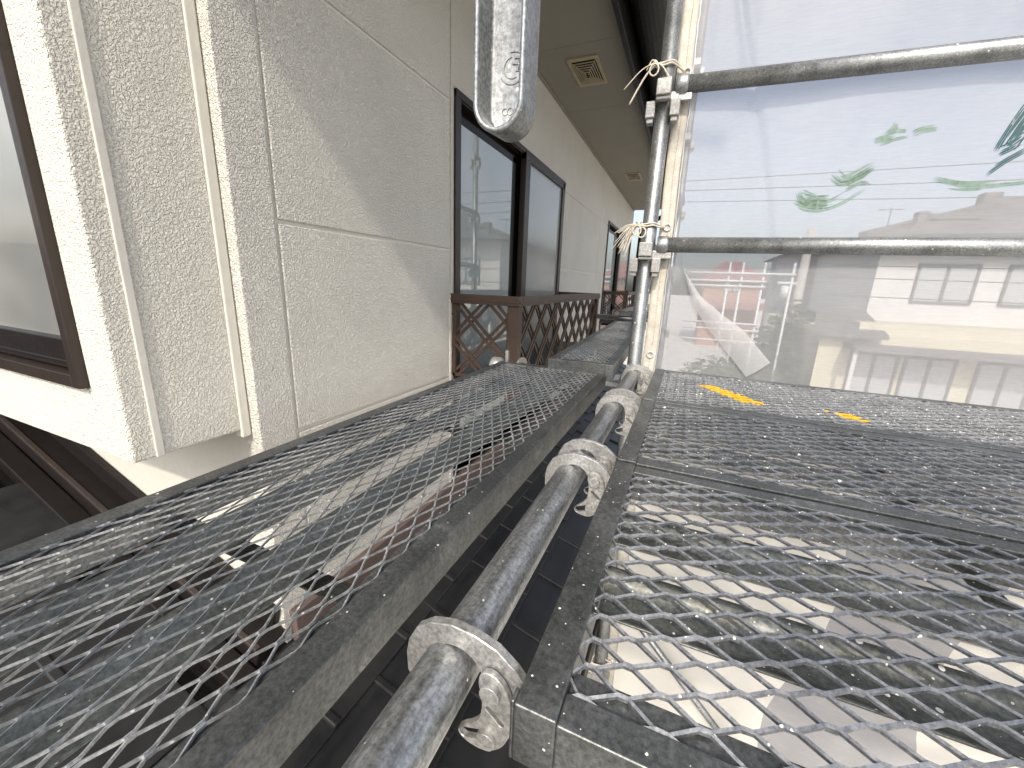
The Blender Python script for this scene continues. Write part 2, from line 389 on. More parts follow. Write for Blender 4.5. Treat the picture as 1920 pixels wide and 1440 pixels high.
# lattice balconies
def balcony(y0, y1, xf, zt=.213, zb=-.175, p=.112):
    rl = MB()
    rl.box(-1.0, xf+.012, y0-.014, y0+.028, zt-.042, zt); rl.box(-1.0, xf+.006, y0-.018, y0-.014, zt-.030, zt-.020)
    rl.box(xf-.03, xf+.012, y0+.028, y1, zt-.042, zt); rl.box(xf+.012, xf+.016, y0-.01, y1, zt-.030, zt-.018); rl.box(-1.0, xf-.03, y1-.03, y1, zt-.042, zt)
    rail = rl.build('balcony', 'brown', house, .003)
    for y in (y0, y1-.05): MB().box(xf-.045, xf+.006, y-.006, y+.045, zb-.12, zt-.042).build('post', 'brown', rail, .003)
    fr = MB(); fr.box(-.995, -.980, y0, y0+.018, zb, zt-.042); fr.box(-.995, xf-.045, y0, y0+.018, zb, zb+.016)
    fr.box(xf-.012, xf, y0+.04, y1-.05, zb, zb+.018)
    for z in (.12, -.03, -.15): fr.tube([(-.991, y0-.004, z), (-.991, y0+.01, z)], .006, 8)
    fr.build('panel_frame', 'brown', rail, .0015)
    la = MB(); wd, th = .013, .007
    def slats(length, height, P, off):
        """diagonal pairs clipped to a rectangle"""
        out = []
        L = length; H = height
        n = int((L+H)/P)+3
        for sgn in (1, -1):
            for i in range(-2, n):
                for dlt in (0, .036):
                    c = i*P + off + dlt
                    # points (s, t): s - sgn*t = c - (0 if sgn>0 else 0)
                    pts = []
                    for s, t in ((0, None), (L, None), (None, 0), (None, H)):
                        if s is not None: t2 = (s-c) if sgn > 0 else (c-s); s2 = s
                        else: s2 = c+t if sgn > 0 else c-t; t2 = t
                        if -1e-6 <= s2 <= L+1e-6 and -1e-6 <= t2 <= H+1e-6: pts.append((s2, t2))
                    pts = sorted(set((round(a, 4), round(b, 4)) for a, b in pts))
                    if len(pts) >= 2 and (pts[-1][0]-pts[0][0]) > .012: out.append((sgn, pts[0], pts[-1]))
        return out
    H = zt-.042-zb
    for sgn, a, c in slats(abs(xf-.045+.98), H, .185, -.03):
        yy = y0+.007+(.0035 if sgn > 0 else -.0035)
        la.bar((-.98+a[0], yy, zb+a[1]), (-.98+c[0], yy, zb+c[1]), wd, th, (0, 1, 0))
    for sgn, a, c in slats(y1-.05-y0-.04, H, .185, .0):
        xx = xf-.007+(.0035 if sgn > 0 else -.0035)
        la.bar((xx, y0+.04+a[0], zb+a[1]), (xx, y0+.04+c[0], zb+c[1]), wd, th, (1, 0, 0))
    la.build('lattice', 'brown', rail)
    MB().box(-1.0, xf-.02, y0+.03, y1-.05, zb-.05, zb-.02).build('floor_plate', 'black', rail)
balcony(1.615, 3.33, -.668)
balcony(5.27, 7.2, -.70)

# eaves
sf = MB(); ys = [.03, .75, 1.56, 2.37, 3.175, 3.98, 4.79, 5.6, 6.4, 7.2]
for a, c in zip(ys, ys[1:]): sf.box(-1.30, -.463, a+.0012, c-.0012, 1.490, 1.50)
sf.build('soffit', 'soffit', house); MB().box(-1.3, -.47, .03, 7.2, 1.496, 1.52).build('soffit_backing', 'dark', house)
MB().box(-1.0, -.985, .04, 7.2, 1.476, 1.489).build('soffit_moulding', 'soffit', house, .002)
fa = MB(); fa.box(-.462, -.435, .03, 7.2, 1.435, 1.64); fa.build('fascia', 'black', house, .003)
gu = MB(); n = 14
for y in (0,):
    prof = [(-.335+.098*math.cos(math.pi+math.pi*i/n), 1.585+.09*math.sin(math.pi+math.pi*i/n)) for i in range(n+1)] + [(-.335+.093*math.cos(2*math.pi-math.pi*i/n), 1.585+.085*math.sin(2*math.pi-math.pi*i/n)) for i in range(n+1)]
    gu.prism(prof, 1, .01, 7.22)
for i in range(9): gu.box(-.434, -.238, .3+i*.8, .318+i*.8, 1.585, 1.592)
gu.build('gutter', 'black', house)
rf = MB(); rf.prism([(-.30, 1.64), (-.30, 1.70), (-4.0, 3.1), (-7.6, 1.70), (-7.6, 1.64)], 1, -.01, 7.25); rf.build('roof', 'tile', house, .01)
dp = MB(); dp.tube(smooth_path([(-.40, 6.9, 1.50), (-.42, 6.9, 1.40), (-.62, 6.98, 1.30), (-.78, 7.05, 1.22), (-.83, 7.05, 1.05), (-.83, 7.05, -.7)], 6), .032, 12); dp.build('downpipe', 'black', house)
def vent(x0, x1, y0, y1):
    v = MB(); z = 1.490
    def ring(a, zz0, zz1, wd):
        v.box(x0+a, x1-a, y0+a*1.7, y0+a*1.7+wd*1.5, zz0, zz1); v.box(x0+a, x1-a, y1-a*1.7-wd*1.5, y1-a*1.7, zz0, zz1)
        v.box(x0+a, x0+a+wd, y0+a*1.7+wd*1.5, y1-a*1.7-wd*1.5, zz0, zz1); v.box(x1-a-wd, x1-a, y0+a*1.7+wd*1.5, y1-a*1.7-wd*1.5, zz0, zz1)
    ring(0, z-.008, z, .020)
    for i in range(5): ring(.026+i*.0115, z-.012-.003*i, z-.009-.003*i, .0055)
    for sx in (-1, 1):
        for sy in (-1, 1):
            cx, cy = (x0+x1)/2, (y0+y1)/2
            v.bar((cx+sx*.07, cy+sy*.125, z-.006), (cx+sx*.005, cy+sy*.01, z-.024), .004, .004)
    o = v.build('soffit_vent', 'vent', house, .0008)
    MB().box(x0+.02, x1-.02, y0+.03, y1-.03, z-.004, z-.001).build('vent_opening', 'dark', o)
vent(-.80, -.622, 2.49, 2.815); vent(-.825, -.66, 4.91, 5.25)

# lower roof: flat interlocking tiles, sloping away from the wall
SL = .33
def rz(x): return -.88 - SL*(x+1.0)
tl = MB(); ang = math.atan(SL); R = Matrix.Rotation(ang, 3, 'Y')
cx0 = -3.4; ci = 0
while cx0 < -.28:
    for j in range(-6, 26):
        y = -1.7 + j*.305 + (.152 if ci % 2 else 0)
        if cx0+.2 < -1.0 and y+.3 > Y0: continue
        jz = random.uniform(-.003, .003)
        tl.box(-.02, .300, .002, .298, -.012, .012, Matrix.Rotation(ang-.035+random.uniform(-.006, .006), 3, 'Y'), (cx0, y, rz(cx0)+.026+jz))
        tl.box(-.02, .300, -.012, .012, -.004, .020, Matrix.Rotation(ang-.035, 3, 'Y'), (cx0, y, rz(cx0)+.026+jz))
    cx0 += .265; ci += 1
tl.build('roof_tiles', 'tile', house, .005)
MB().prism([(-5.0, rz(-5)-.01), (-.20, rz(-.20)-.01), (-.20, rz(-.2)-.12), (-5, rz(-5)-.12)], 1, -2.6, 6.4).build('roof_deck', 'black', house)
fl = MB(); fl.box(-1.02, -.972, Y0+.02, 7.2, -.86, -.735); fl.box(-.972, -.90, Y0, 7.2, -.865, -.850)
fl.build('flashing', 'flash', house, .003); MB().bar((-4.0, Y0-.012, rz(-4)+.115), (-1.02, Y0-.012, rz(-1.02)+.115), .02, .10, (0, 0, 1)).build('flashing', 'board', house, .003)
vb = MB(); vb.bar((-4.0, Y0-.05, rz(-4)+.055), (-1.0, Y0-.05, rz(-1.0)+.055), .09, .09); vb.bar((-4.0, Y0-.13, rz(-4)+.03), (-1.0, Y0-.13, rz(-1.0)+.03), .06, .05); vb.build('roof_edge_board', 'board', house, .004)
MB().bar((-4.0, Y0-.085, rz(-4)+.10), (-1.0, Y0-.085, rz(-1.0)+.10), .016, .014).build('edge_trim', 'trim', house, .002)
MB().box(-.24, -.17, -2.6, 6.4, rz(-.2)-.10, rz(-.2)+.01).build('eave_trim', 'black', house, .01)

# ------------------------------------------------------------------ scaffold
PX, PY = -.150, 1.505
LX, LZ = -.130, -.030
def pockets(m, cx, cy, z):
    m.box(cx-.021, cx+.021, cy-.062, cy-.020, z+.006, z+.050); m.box(cx-.021, cx+.021, cy-.052, cy-.030, z-.004, z+.006)
    for sx in (-1, 1):
        m.box(cx+sx*.036-.014, cx+sx*.036+.014, cy-.034, cy+.010, z-.044, z+.002)
        m.box(cx+sx*.036-.010, cx+sx*.036+.010, cy-.026, cy+.002, z-.058, z-.044)
    m.box(cx-.021, cx+.021, cy+.020, cy+.055, z+.006, z+.050)
def post(x, y, label, z0=-3.6, z1=2.3, r=.0243, lv=(-1.43, -.965, -.495, -.05, .366, .835, 1.30, 1.76)):
    t = thing('scaffold_post', label, 'scaffold post', (x, y, z0), 'upright scaffold posts')
    MB().tube([(x, y, z0), (x, y, z1)], r, 32).build('pole', 'galv', t)
    for z in lv:
        m = MB(); pockets(m, x, y, z); m.build('wedge_bracket', 'cast', t, .0025)
    return t
post(PX, PY, 'upright galvanised corner post tied with string to the clear sheet')
post(-.15, 3.47, 'second upright galvanised post standing along the house wall behind the corner post')
post(1.60, 1.635, 'outer galvanised post at the right hand end of the guard rails')
RD = Vector((.9973, .0735, 0))                             # direction of the rails
def rail(z, label):
    a = Vector((PX+.030, PY-.004, z)); e = a + RD*1.70
    t = thing('guard_rail', label, 'guard rail', a, 'horizontal guard rails on the corner post')
    MB().tube([a+RD*.03, e], .0243, 32).build('pipe', 'galv', t)
    MB().tube([a, a+RD*.004, a+RD*.03, a+RD*.036], [.024, .0285, .0285, .0255], 28).build('collar', 'galv', t)
    m = MB(); m.box(-.006, .05, -.008, .008, -.045, -.024, Matrix.Rotation(.0735, 3, 'Z'), a); m.box(-.012, .012, -.012, .012, -.06, -.02, Matrix.Rotation(.0735, 3, 'Z'), a)
    m.build('wedge', 'cast', t, .002)
rail(.413, 'lower galvanised pipe guard rail crossing in front of the clear sheet')
rail(.882, 'upper galvanised pipe guard rail crossing in front of the clear sheet')
for z, lab in ((.413, 'lower guard rail running along the house wall behind the corner post'), (.882, 'upper guard rail running along the house wall behind the corner post')):
    t = thing('guard_rail', lab, 'guard rail', (-.148, 1.56, z), 'guard rails along the house wall')
    MB().tube([(-.150, 1.545, z), (-.150, 3.44, z)], .0213, 24).build('pipe', 'galv', t)
t = thing('ledger_pipe', 'thick galvanised pipe gripped by the cast hooks of the right hand planks', 'scaffold pipe', (LX, .6, LZ))
MB().hollow((LX, -1.2, LZ), (LX-.012, PY-.03, LZ), .0225, .003, 40).build('pipe', 'galv_ledger', t)
t = thing('transom_pipe', 'short galvanised cross pipe carrying the far end of the left mesh plank', 'scaffold pipe', (-.4, 1.318, -.03))
MB().tube([(PX-.02, 1.318, -.032), (-.625, 1.318, -.032)], .0213, 24).build('pipe', 'galv', t)
m = MB(); m.tube([(-.60, 1.318, -.032), (-.605, 1.318, -.032), (-.635, 1.318, -.032), (-.64, 1.318, -.032)], [.022, .033, .033, .026], 20); m.build('collar', 'cast', t)
MB().box(-.585, -.573, 1.312, 1.324, -.015, .030).build('locking_pin', 'cast', t, .002); MB().box(-.225, -.217, 1.314, 1.322, -.015, .022).build('locking_pin', 'cast', t, .002)
t = thing('transom_pipe', 'far galvanised cross pipe with upright pins near the second balcony', 'scaffold pipe', (-.4, 3.42, .03))
MB().tube([(-.17, 3.42, .022), (-.70, 3.42, .022)], .0213, 20).build('pipe', 'galv', t)
for x in (-.61, -.555): MB().box(x-.004, x+.004, 3.416, 3.424, .04, .085).build('locking_pin', 'cast', t, .001)

# expanded metal
def expanded(m, u0, u1, v0, v1, lwd, swd, wd, z, along_x, jit=.0004, rnd=None):
    """strands run along u; each is a slanted strip zigzagging between bonds"""
    rnd = rnd or random; rows = int(round((v1-v0)/(swd/2))); A = swd/4 - wd*.42
    def q(u, v, zz): return (u, v, zz) if along_x else (v, u, zz)
    for k2 in range(rows+1):
        vc = v0 + k2*swd/2 + (swd/4 if k2 == 0 else 0)*0; s = 1 if k2 % 2 else -1
        pts = []; u = u0 - lwd*.25; ph = 0
        while u < u1 + lwd*.5:
            sg = s if ph % 2 == 0 else -s; b = lwd*.065
            j = rnd.gauss(0, jit)
            for du in (-b, b):
                uu = min(max(u+du, u0), u1); pts.append((uu, min(max(vc+sg*A+j, v0), v1), z + sg*.0009 + rnd.gauss(0, .00025)))
            u += lwd/2; ph += 1
        P2 = [pts[0]]
        for p in pts[1:]:
            if p[0] > P2[-1][0]+1e-5: P2.append(p)
        n = len(P2); vs = []; fs = []
        hw, hz = wd*.5, .0013; tl2 = .0006
        for (uu, vv, zz) in P2:
            vs += [q(uu, vv-hw, zz+hz-tl2), q(uu, vv+hw, zz+hz+tl2), q(uu, vv+hw, zz-hz+tl2), q(uu, vv-hw, zz-hz-tl2)]
        for i in range(n-1):
            o = i*4; fs += [(o+j, o+(j+1) % 4, o+4+(j+1) % 4, o+4+j) for j in range(4)]
        m.add(vs, fs)
    return m

# hook outlines, relative to the pipe axis
HOOK = [(-.040, -.031), (-.047, -.022), (-.048, -.004), (-.045, .011), (-.037, .026), (-.023, .037), (-.004, .0425), (.016, .0415), (.035, .036), (.050, .025), (.062, .012), (.066, -.010), (.062, -.032), (.046, -.044), (.030, -.042)]
HOOKIN = [(.0245+.0, -.030), (.0255, -.012)] + [(.0240*math.cos(a), .0240*math.sin(a)) for a in [rad(x) for x in range(0, 181, 15)]] + [(-.0250, -.012), (-.0300, -.026)]
LATCH = [(.026, .018), (.034, .021), (.043, .016), (.0495, .004), (.0515, -.012), (.050, -.030), (.043, -.046), (.030, -.056), (.014, -.0555), (.006, -.049), (.010, -.042), (.018, -.035), (.0245, -.026), (.0268, -.015), (.0262, -.002), (.0238, .008)]
def capsule(ax, az, bx, bz, r, n=6):
    d = math.atan2(bz-az, bx-ax); out = []
    for i in range(n+1): a = d+math.pi/2+math.pi*i/n; out.append((ax+r*math.cos(a), az+r*math.sin(a)))
    for i in range(n+1): a = d-math.pi/2+math.pi*i/n; out.append((bx+r*math.cos(a), bz+r*math.sin(a)))
    return out
_cache = {}
def hook(parent, x, y, z, near=True, across=True):
    """cast hook over a pipe that runs along Y (across) or along X"""
    sg = -1 if near else 1
    def mp(off):
        if across: return lambda c: (x+c.x, y+off+c.z, z+c.y)
        return lambda c: (x+off+c.z, y-c.x, z+c.y)
    m = MB(); m.add(*plate([HOOK+HOOKIN], mp(0), .0080, .0007)); h = m.build('hook', 'cast', parent)
    m = MB(); m.add(*plate([rounded(LATCH, 4), capsule(.0125, -.0475, .0300, -.0405, .0048), capsule(.0325, -.0125, .0435, -.0215, .0022)], mp(sg*.0082), .0055, .0006))
    l = m.build('latch', 'cast', h)
    for (px, pz, r) in ((.0350, .006, .0082), (.0325, -.0395, .0078)):
        if across: MB().tube([(x+px, y+sg*.005, z+pz), (x+px, y+sg*.0160, z+pz)], r, 20).build('rivet', 'cast', h, .0007)
    return h

def rib(m, u0, u1, vc, along_x, z=-.012, w=.070, h=.030):
    """pressed stiffener: flat lips and a rounded trough"""
    prof = []
    for i in range(13):
        t = i/12; v = (t-.5)*w
        zz = z - .004 - h*.5*(1-math.cos(min(1, max(0, (.5-abs(t-.5))*3.2))*math.pi))/1 * .5
        prof.append((v, zz))
    top = [(vc+v, zz) for v, zz in prof]; bot = [(vc+v, zz-.002) for v, zz in reversed(prof)]
    poly = top+bot; n = len(poly)
    for (a, b2) in ((u0, u1),):
        vs = []
        for u in (a, b2): vs += [(u, v, zz) if along_x else (v, u, zz) for v, zz in poly]
        m.add(vs, [(i, i+n, (i+1) % n+n, (i+1) % n) for i in range(n)], True)
    return m

def deck_plank(label, y0, y1, x0=-.070, x1=1.66, seed=1, meshmat='galv_mesh'):
    t = thing('mesh_plank', label, 'scaffold plank', ((x0+x1)/2, (y0+y1)/2, 0), 'wide mesh planks right of the ledger pipe')
    f = MB(); f.box(x0, x0+.029, y0, y1, -.048, .002)
    for a, b2 in ((y0, y0+.024), (y1-.024, y1)): f.box(x0+.029, x1, a, b2, -.046, 0)
    f.box(x0+.029, x1, y0+.024, y0+.047, -.010, -.007); f.box(x0+.029, x1, y1-.047, y1-.024, -.010, -.007)
    f.box(x0-.003, x0, y0+.001, y0+.012, -.050, .002)
    f.box(x1, x1+.029, y0, y1, -.048, .002); f.build('frame', 'galv_dark', t, .004, 3)
    m = MB(); expanded(m, x0+.027, x1+.003, y0+.020, y1-.020, 0.051, .0253, .0022, -.0035, True, rnd=random.Random(seed))
    m.build('mesh', meshmat, t)
    c = (y0+y1)/2
    for v in (c-.056, c+.056):
        r_ = MB(); rib(r_, x0+.03, x1, v, True); r_.build('rib', 'galv_rib', t)
    for x in (.35, .80, 1.25): MB().box(x-.012, x+.012, y0+.02, y1-.02, -.046, -.043).build('cross_bar', 'galv_rib', t)
    for yy, nr in ((y0+.030, True), (y1-.026, True)): hook(t, LX, yy, LZ, nr)
    return t
deck_plank('nearest wide mesh plank with its open frame corner in front of the pipe', .190, .606, seed=3)
deck_plank('middle wide mesh plank between the near plank and the yellow marked plank', .616, 1.003, seed=5)
deck_plank('farthest wide mesh plank with yellow paint marks below the clear sheet', 1.013, 1.440, seed=9, meshmat='mesh_marked')

def walk_plank(label, x0, x1, y0, y1, z, seed, lwd=.0412, swd=.0206, wd=.0022):
    t = thing('mesh_plank', label, 'scaffold plank', ((x0+x1)/2, (y0+y1)/2, z), 'mesh planks along the house wall')
    f = MB()
    for a, b2 in ((x0, x0+.026), (x1-.026, x1)):
        f.box(a, b2, y0, y1, z-.046, z)
    f.box(x0+.026, x1-.026, y1-.024, y1, z-.046, z); f.box(x0+.026, x1-.026, y0, y0+.024, z-.046, z)
    f.box(x0+.026, x0+.040, y0, y1, z-.009, z-.006); f.box(x1-.040, x1-.026, y0, y1, z-.009, z-.006)
    f.build('frame', 'galv_dark', t, .0035, 3)
    m = MB(); expanded(m, y0+.02, y1-.02, x0+.022, x1-.022, lwd, swd, wd, z-.003, False, rnd=random.Random(seed)); m.build('mesh', 'galv_walk', t)
    wide = x1-x0 > .3
    for v in ((x0+x1)/2-.054, (x0+x1)/2+.054) if wide else ((x0+x1)/2-.036, (x0+x1)/2+.036):
        r_ = MB(); rib(r_, y0+.02, y1-.02, v, False, z-.010, .066 if wide else .045, .028); r_.build('rib', 'galv_rib_walk', t)
    yy = y0+.35
    while yy < y1-.1: MB().box(x0+.02, x1-.02, yy-.012, yy+.012, z-.046, z-.043).build('cross_bar', 'galv_rib', t); yy += .45
    return t
lp = walk_plank('long mesh plank in the foreground beside the stucco bay', -.578, -.206, -.55, 1.262, 0, 21)
for x in (-.52, -.262): hook(lp, x, 1.318, -.032, True, False)
p2 = walk_plank('narrow mesh plank in front of the first lattice balcony', -.428, -.214, 1.245, 2.97, .032, 22, wd=.0018)
p2.rotation_euler = (0, 0, rad(2.0))
p3 = walk_plank('far mesh plank beyond the narrow one, half hidden by the corner post', -.50, -.26, 3.39, 5.1, .085, 23)
walk_plank('unseen overhead mesh plank added to shade the foreground plank', -.32, .08, -3.0, -.05, 1.80, 24)  # added out of view, placed so its shadow falls on the foreground plank

oh = walk_plank('unseen overhead mesh plank added to shade the right hand planks', .36, .86, -3.0, -.85, 1.80, 25, wd=.0030)  # added shade caster, out of view above the right hand deck
walk_plank('unseen outer overhead mesh plank added for shade, farthest from the house', .88, 1.38, -3.0, -.85, 1.80, 26, wd=.0030)  # second unseen shade caster, added beside the one above
# diagonal brace below the deck
t = thing('brace_pipe', 'thin diagonal brace pipe seen below the near mesh plank', 'scaffold brace', (.2, 1.46, -1.3))
MB().tube([(-.115, 1.46, -.96), (.95, 1.53, -2.15)], .0136, 16).build('pipe', 'galv', t)

# pressed channel hanging from above
CHX, CHY, CHB = -.2085, .425, .4235
t = thing('hanging_channel', 'pressed steel channel with rounded end and stamped letters hanging from above', 'scaffold bracket', (CHX, CHY, 1.7))
def upath(half, zb, n=16, top=1.74):
    return [(-half, top)] + [(-half, zb+half+(top-zb-half)*(1-i/6)) for i in range(1, 6)] + [(half*math.cos(math.pi+math.pi*i/n), zb+half+half*math.sin(math.pi+math.pi*i/n)) for i in range(n+1)] + [(half, zb+half+(top-zb-half)*i/6) for i in range(1, 6)] + [(half, top)]
loops = [(.0215, CHB+.008, .050), (.0265, CHB+.003, .044), (.0285, CHB+.0005, .010), (.0290, CHB, .003), (.0280, CHB+.001, 0), (.0240, CHB+.005, 0), (.0230, CHB+.006, .003), (.0218, CHB+.0072, .025), (.0200, CHB+.0090, .0275), (.0180, CHB+.0110, .0280)]
vs = []; fs = []; npt = None
for half, zb, d in loops:
    pth = upath(max(half, .0005), zb); npt = len(pth); vs += [(CHX+a, CHY+d, z) for a, z in pth]
for i in range(len(loops)-1):
    fs += [(i*npt+j, i*npt+j+1, (i+1)*npt+j+1, (i+1)*npt+j) for j in range(npt-1)]
bk = len(vs); fs.append(tuple(reversed(range(npt)))); fs.append(tuple(range(len(vs)-npt, len(vs))))
M['channel'] = galv('galvanised_channel', (.22, .23, .23), (.50, .51, .51), .8, .12, dirt=(.10, .09, .08), stain=.55)
MB().add(vs, fs, True).build('channel', 'channel', t)
em = MB(); ey = CHY+.0277
def arc(cx, cz, r, a0, a1, n=18, sx=1): return [(CHX+cx+sx*r*math.cos(rad(a0+(a1-a0)*i/n)), ey, cz+r*math.sin(rad(a0+(a1-a0)*i/n))) for i in range(n+1)]
ez = .492; er = .00055
em.tube(arc(.005, ez+.002, .0135, 105, -10, 14), er, 6); em.tube(arc(.004, ez, .0145, 205, 330, 14), er, 6)
em.tube(arc(.004, ez+.001, .0100, 95, 300, 20), er, 6); em.tube(arc(.004, ez+.001, .0115, 60, 20, 6), er, 6)
em.tube([(CHX+.006, ey, ez+.009), (CHX+.0145, ey, ez+.009)], er, 6); em.tube([(CHX+.011, ey, ez+.009), (CHX+.011, ey, ez-.002)], er, 6); em.tube([(CHX+.004, ey, ez+.004), (CHX+.0150, ey, ez+.003)], er, 6); em.tube([(CHX+.008, ey, ez-.003), (CHX+.0155, ey, ez-.003)], er, 6)
em2 = MB(); em2.tube(arc(-.0035, .4520, .0034, 0, 350, 14), er, 6, closed=False); em2.tube(arc(.0028, .4520, .0034, 0, 350, 14), er, 6)
em.build('stamped_emblem', 'channel', t); em2.build('stamped_number', 'channel', t)
t = thing('transom_pipe', 'overhead galvanised cross pipe holding the hanging channel', 'scaffold pipe', (-.3, .45, 1.76))
MB().tube([(-.75, .455, 1.762), (.2, .455, 1.762)], .0213, 20).build('pipe', 'galv', t)

# ------------------------------------------------------------------ sheet
SN = Vector((-.0735, .9973, 0)); S0 = Vector((PX+.046, PY+.030, 0))
def sp_(u, z, off=0): return S0 + RD*u + SN*off + Vector((0, 0, z))
def wrinkle(u, z):
    d = .006*math.sin(u*5.1+z*.7) + .004*math.sin(u*9.3-z*2.1+1) + .003*math.sin(z*6.3+u*2)
    c = .145 - .06*(z-.9)*-1 if False else .115+.04*math.sin(z*1.3)
    c = .141 + (1.095-z)*.27 - .006*math.sin(z*7)
    d += .010*math.exp(-((u-c)/.009)**2)
    c2 = .20+.10*max(0, .75-z); d += .003*math.exp(-((u-c2)/.03)**2)
    d += .004*math.exp(-((u-.62-.2*z)/.02)**2) + .004*math.exp(-((u-.9+.1*z)/.015)**2)
    return max(d, -.002)*min(1, max(0, (u-.03)/.05))
t = thing('scaffold_sheet', 'clear milky plastic scaffold sheet with stitched hem tied behind the guard rails', 'sheet', sp_(.8, -3.3))
us = [.018+i*.0075 for i in range(46)]; us += [us[-1]+.02*i for i in range(1, 78)]
zz_ = [-3.4+i*.2 for i in range(16)]; zz_ += [zz_[-1]+.03*i for i in range(1, 90)]
vs = [sp_(u, z, wrinkle(u, z)) for z in zz_ for u in us]; nu = len(us)
MB().add(vs, [(j*nu+i, j*nu+i+1, (j+1)*nu+i+1, (j+1)*nu+i) for j in range(len(zz_)-1) for i in range(nu-1)], True).build('film', 'sheet', t)
he = MB(); hz = [-3.4+i*.05 for i in range(114)]; hu = [-.022, -.020, -.012, 0, .012, .020, .022]
def hoff(u, z, i): return -.002 - (.0035 if 0 < i < 6 else 0) + .0018*math.sin(z*23+u*80) + .0012*math.sin(z*61)
def hw(z): return .004*math.sin(z*3.1)+.002*math.sin(z*17)
vs = [sp_(u+hw(z), z, hoff(u, z, i)) for z in hz for i, u in enumerate(hu)]
he.add(vs, [(j*7+i, j*7+i+1, (j+1)*7+i+1, (j+1)*7+i) for j in range(len(hz)-1) for i in range(6)], True)
hem = he.build('hem', 'hem', t)
st = MB(); z = -.1
while z < 1.3:
    for u in (.004,): st.bar(sp_(u+hw(z), z, -.0085), sp_(u+hw(z)+.0008, z+.0065, -.0085), .0012, .0012, (0, 1, 0))
    z += .0105
st.build('stitching', 'stitch', hem)
ed = MB()
ed.tube([sp_(.026+hw(z)+random.uniform(-.0015, .002), z, -.003) for z in [-.05+i*.02 for i in range(60)]], .0016, 6)
ed.build('edge_tape', 'eyelet', hem)
GR = [(.010, .925), (.008, .472), (.004, .035), (.006, -1.38)]
for u, z in GR:
    g2 = MB(); pts = [sp_(u+.0105*math.cos(a), z+.0105*math.sin(a), -.010) for a in [2*math.pi*i/20 for i in range(20)]]
    g2.tube(pts, .0030, 8, closed=True); g2.build('eyelet', 'eyelet', hem)
# opaque canvas below deck level
cv = thing('canvas_sheet', 'cream canvas sheet hanging below deck level behind the diagonal brace', 'sheet', sp_(.8, -3.3))
cu2 = [.02+.02*i for i in range(110)]; cz2 = [-3.55+.05*i for i in range(70)]
def cw(u, z): return .020*math.sin(u*2.6+.5*z)+.012*math.sin(u*6.1-z*1.3+1)+.004*math.sin(z*5+u*3)-.012
MB().add([sp_(u, z, -.004+cw(u, z)*.5) for z in cz2 for u in cu2], [(j*110+i, j*110+i+1, (j+1)*110+i+1, (j+1)*110+i) for j in range(69) for i in range(109)], True).build('canvas', 'canvas', cv)
# loose strip of film hanging on the inside
ctr = smooth_path([(.062, .385, 0), (.087, .311, .0), (.125, .222, .0), (.17, .155, .0), (.224, .096, .0), (.325, -.015, .0)], 6); wds = [0, .004, .026, .052, .066, .082, .085]
vs = []; n = len(ctr)
for i, p in enumerate(ctr):
    f = i/(n-1)*6; a = int(min(5, f)); wd = wds[a]+(wds[a+1]-wds[a])*(f-a)
    q = ctr[min(i+1, n-1)]-ctr[max(i-1, 0)]; nn = Vector((-q.y, q.x, 0)).normalized()
    for s in (0, .33, .66, 1): vs.append(sp_(p.x+nn.x*s*wd, p.y+nn.y*s*wd, -.004-.010*math.sin(s*math.pi)))
MB().add(vs, [(i*4+j, i*4+j+1, i*4+5+j, i*4+4+j) for i in range(n-1) for j in range(3)], True).build('loose_strip', 'flap', t)
# paint smears
def smear(name, mat, strokes):
    m = MB(); r2 = random.Random(5)
    for (pts, wd, cnt) in strokes:
        for c in range(cnt):
            off = (c/(max(1, cnt-1))-.5)*wd + r2.gauss(0, wd*.02); P = smooth_path([(a, b, 0) for a, b in pts], 10)
            i0 = int(r2.random()**2*len(P)*.35); i1 = len(P)-int(r2.random()**2*len(P)*.45)
            P = P[i0:i1]
            if len(P) < 3: continue
            lw_ = wd/cnt*r2.uniform(.7, 1.25); vs = []
            for i, p in enumerate(P):
                q = P[min(i+1, len(P)-1)]-P[max(i-1, 0)]; nn = Vector((-q.y, q.x, 0)).normalized(); tt = i/(len(P)-1); ww = lw_*(min(1, tt*6, (1-tt)*6)*.9+.1)
                for s in (-.5, .5):
                    u, z = p.x+nn.x*(off+s*ww), p.y+nn.y*(off+s*ww); vs.append(sp_(u, z, wrinkle(u, z)-.0015))
            m.add(vs, [(i*2, i*2+1, i*2+3, i*2+2) for i in range(len(P)-1)])
    m.build(name, mat, t)
smear('paint_smear', 'smear', [(((.372, .572), (.392, .540), (.43, .530), (.475, .540), (.535, .585)), .030, 11), (((.375, .560), (.41, .545), (.455, .545)), .040, 10), (((.452, .622), (.48, .600), (.512, .612), (.55, .638)), .026, 10), (((.545, .632), (.51, .605), (.475, .590)), .014, 5), (((.47, .555), (.52, .590), (.555, .585)), .008, 3)])
smear('paint_smear', 'smear', [(((.535, .697), (.565, .704), (.610, .714)), .022, 9), (((.560, .712), (.572, .725), (.580, .742)), .014, 4), (((.572, .728), (.590, .722), (.604, .722)), .007, 3), (((.618, .713), (.640, .722), (.672, .724)), .014, 6)])
smear('paint_smear', 'smear', [(((.690, .592), (.756, .576), (.82, .577), (.93, .588)), .020, 7)])
smear('paint_smear', 'smear_dark', [(((.812, .655), (.825, .700), (.85, .77), (.875, .84)), .022, 6), (((.812, .655), (.84, .672), (.865, .70)), .020, 5), (((.800, .600), (.83, .630), (.87, .66)), .010, 4), (((.835, .66), (.86, .72), (.90, .78)), .03, 6)])

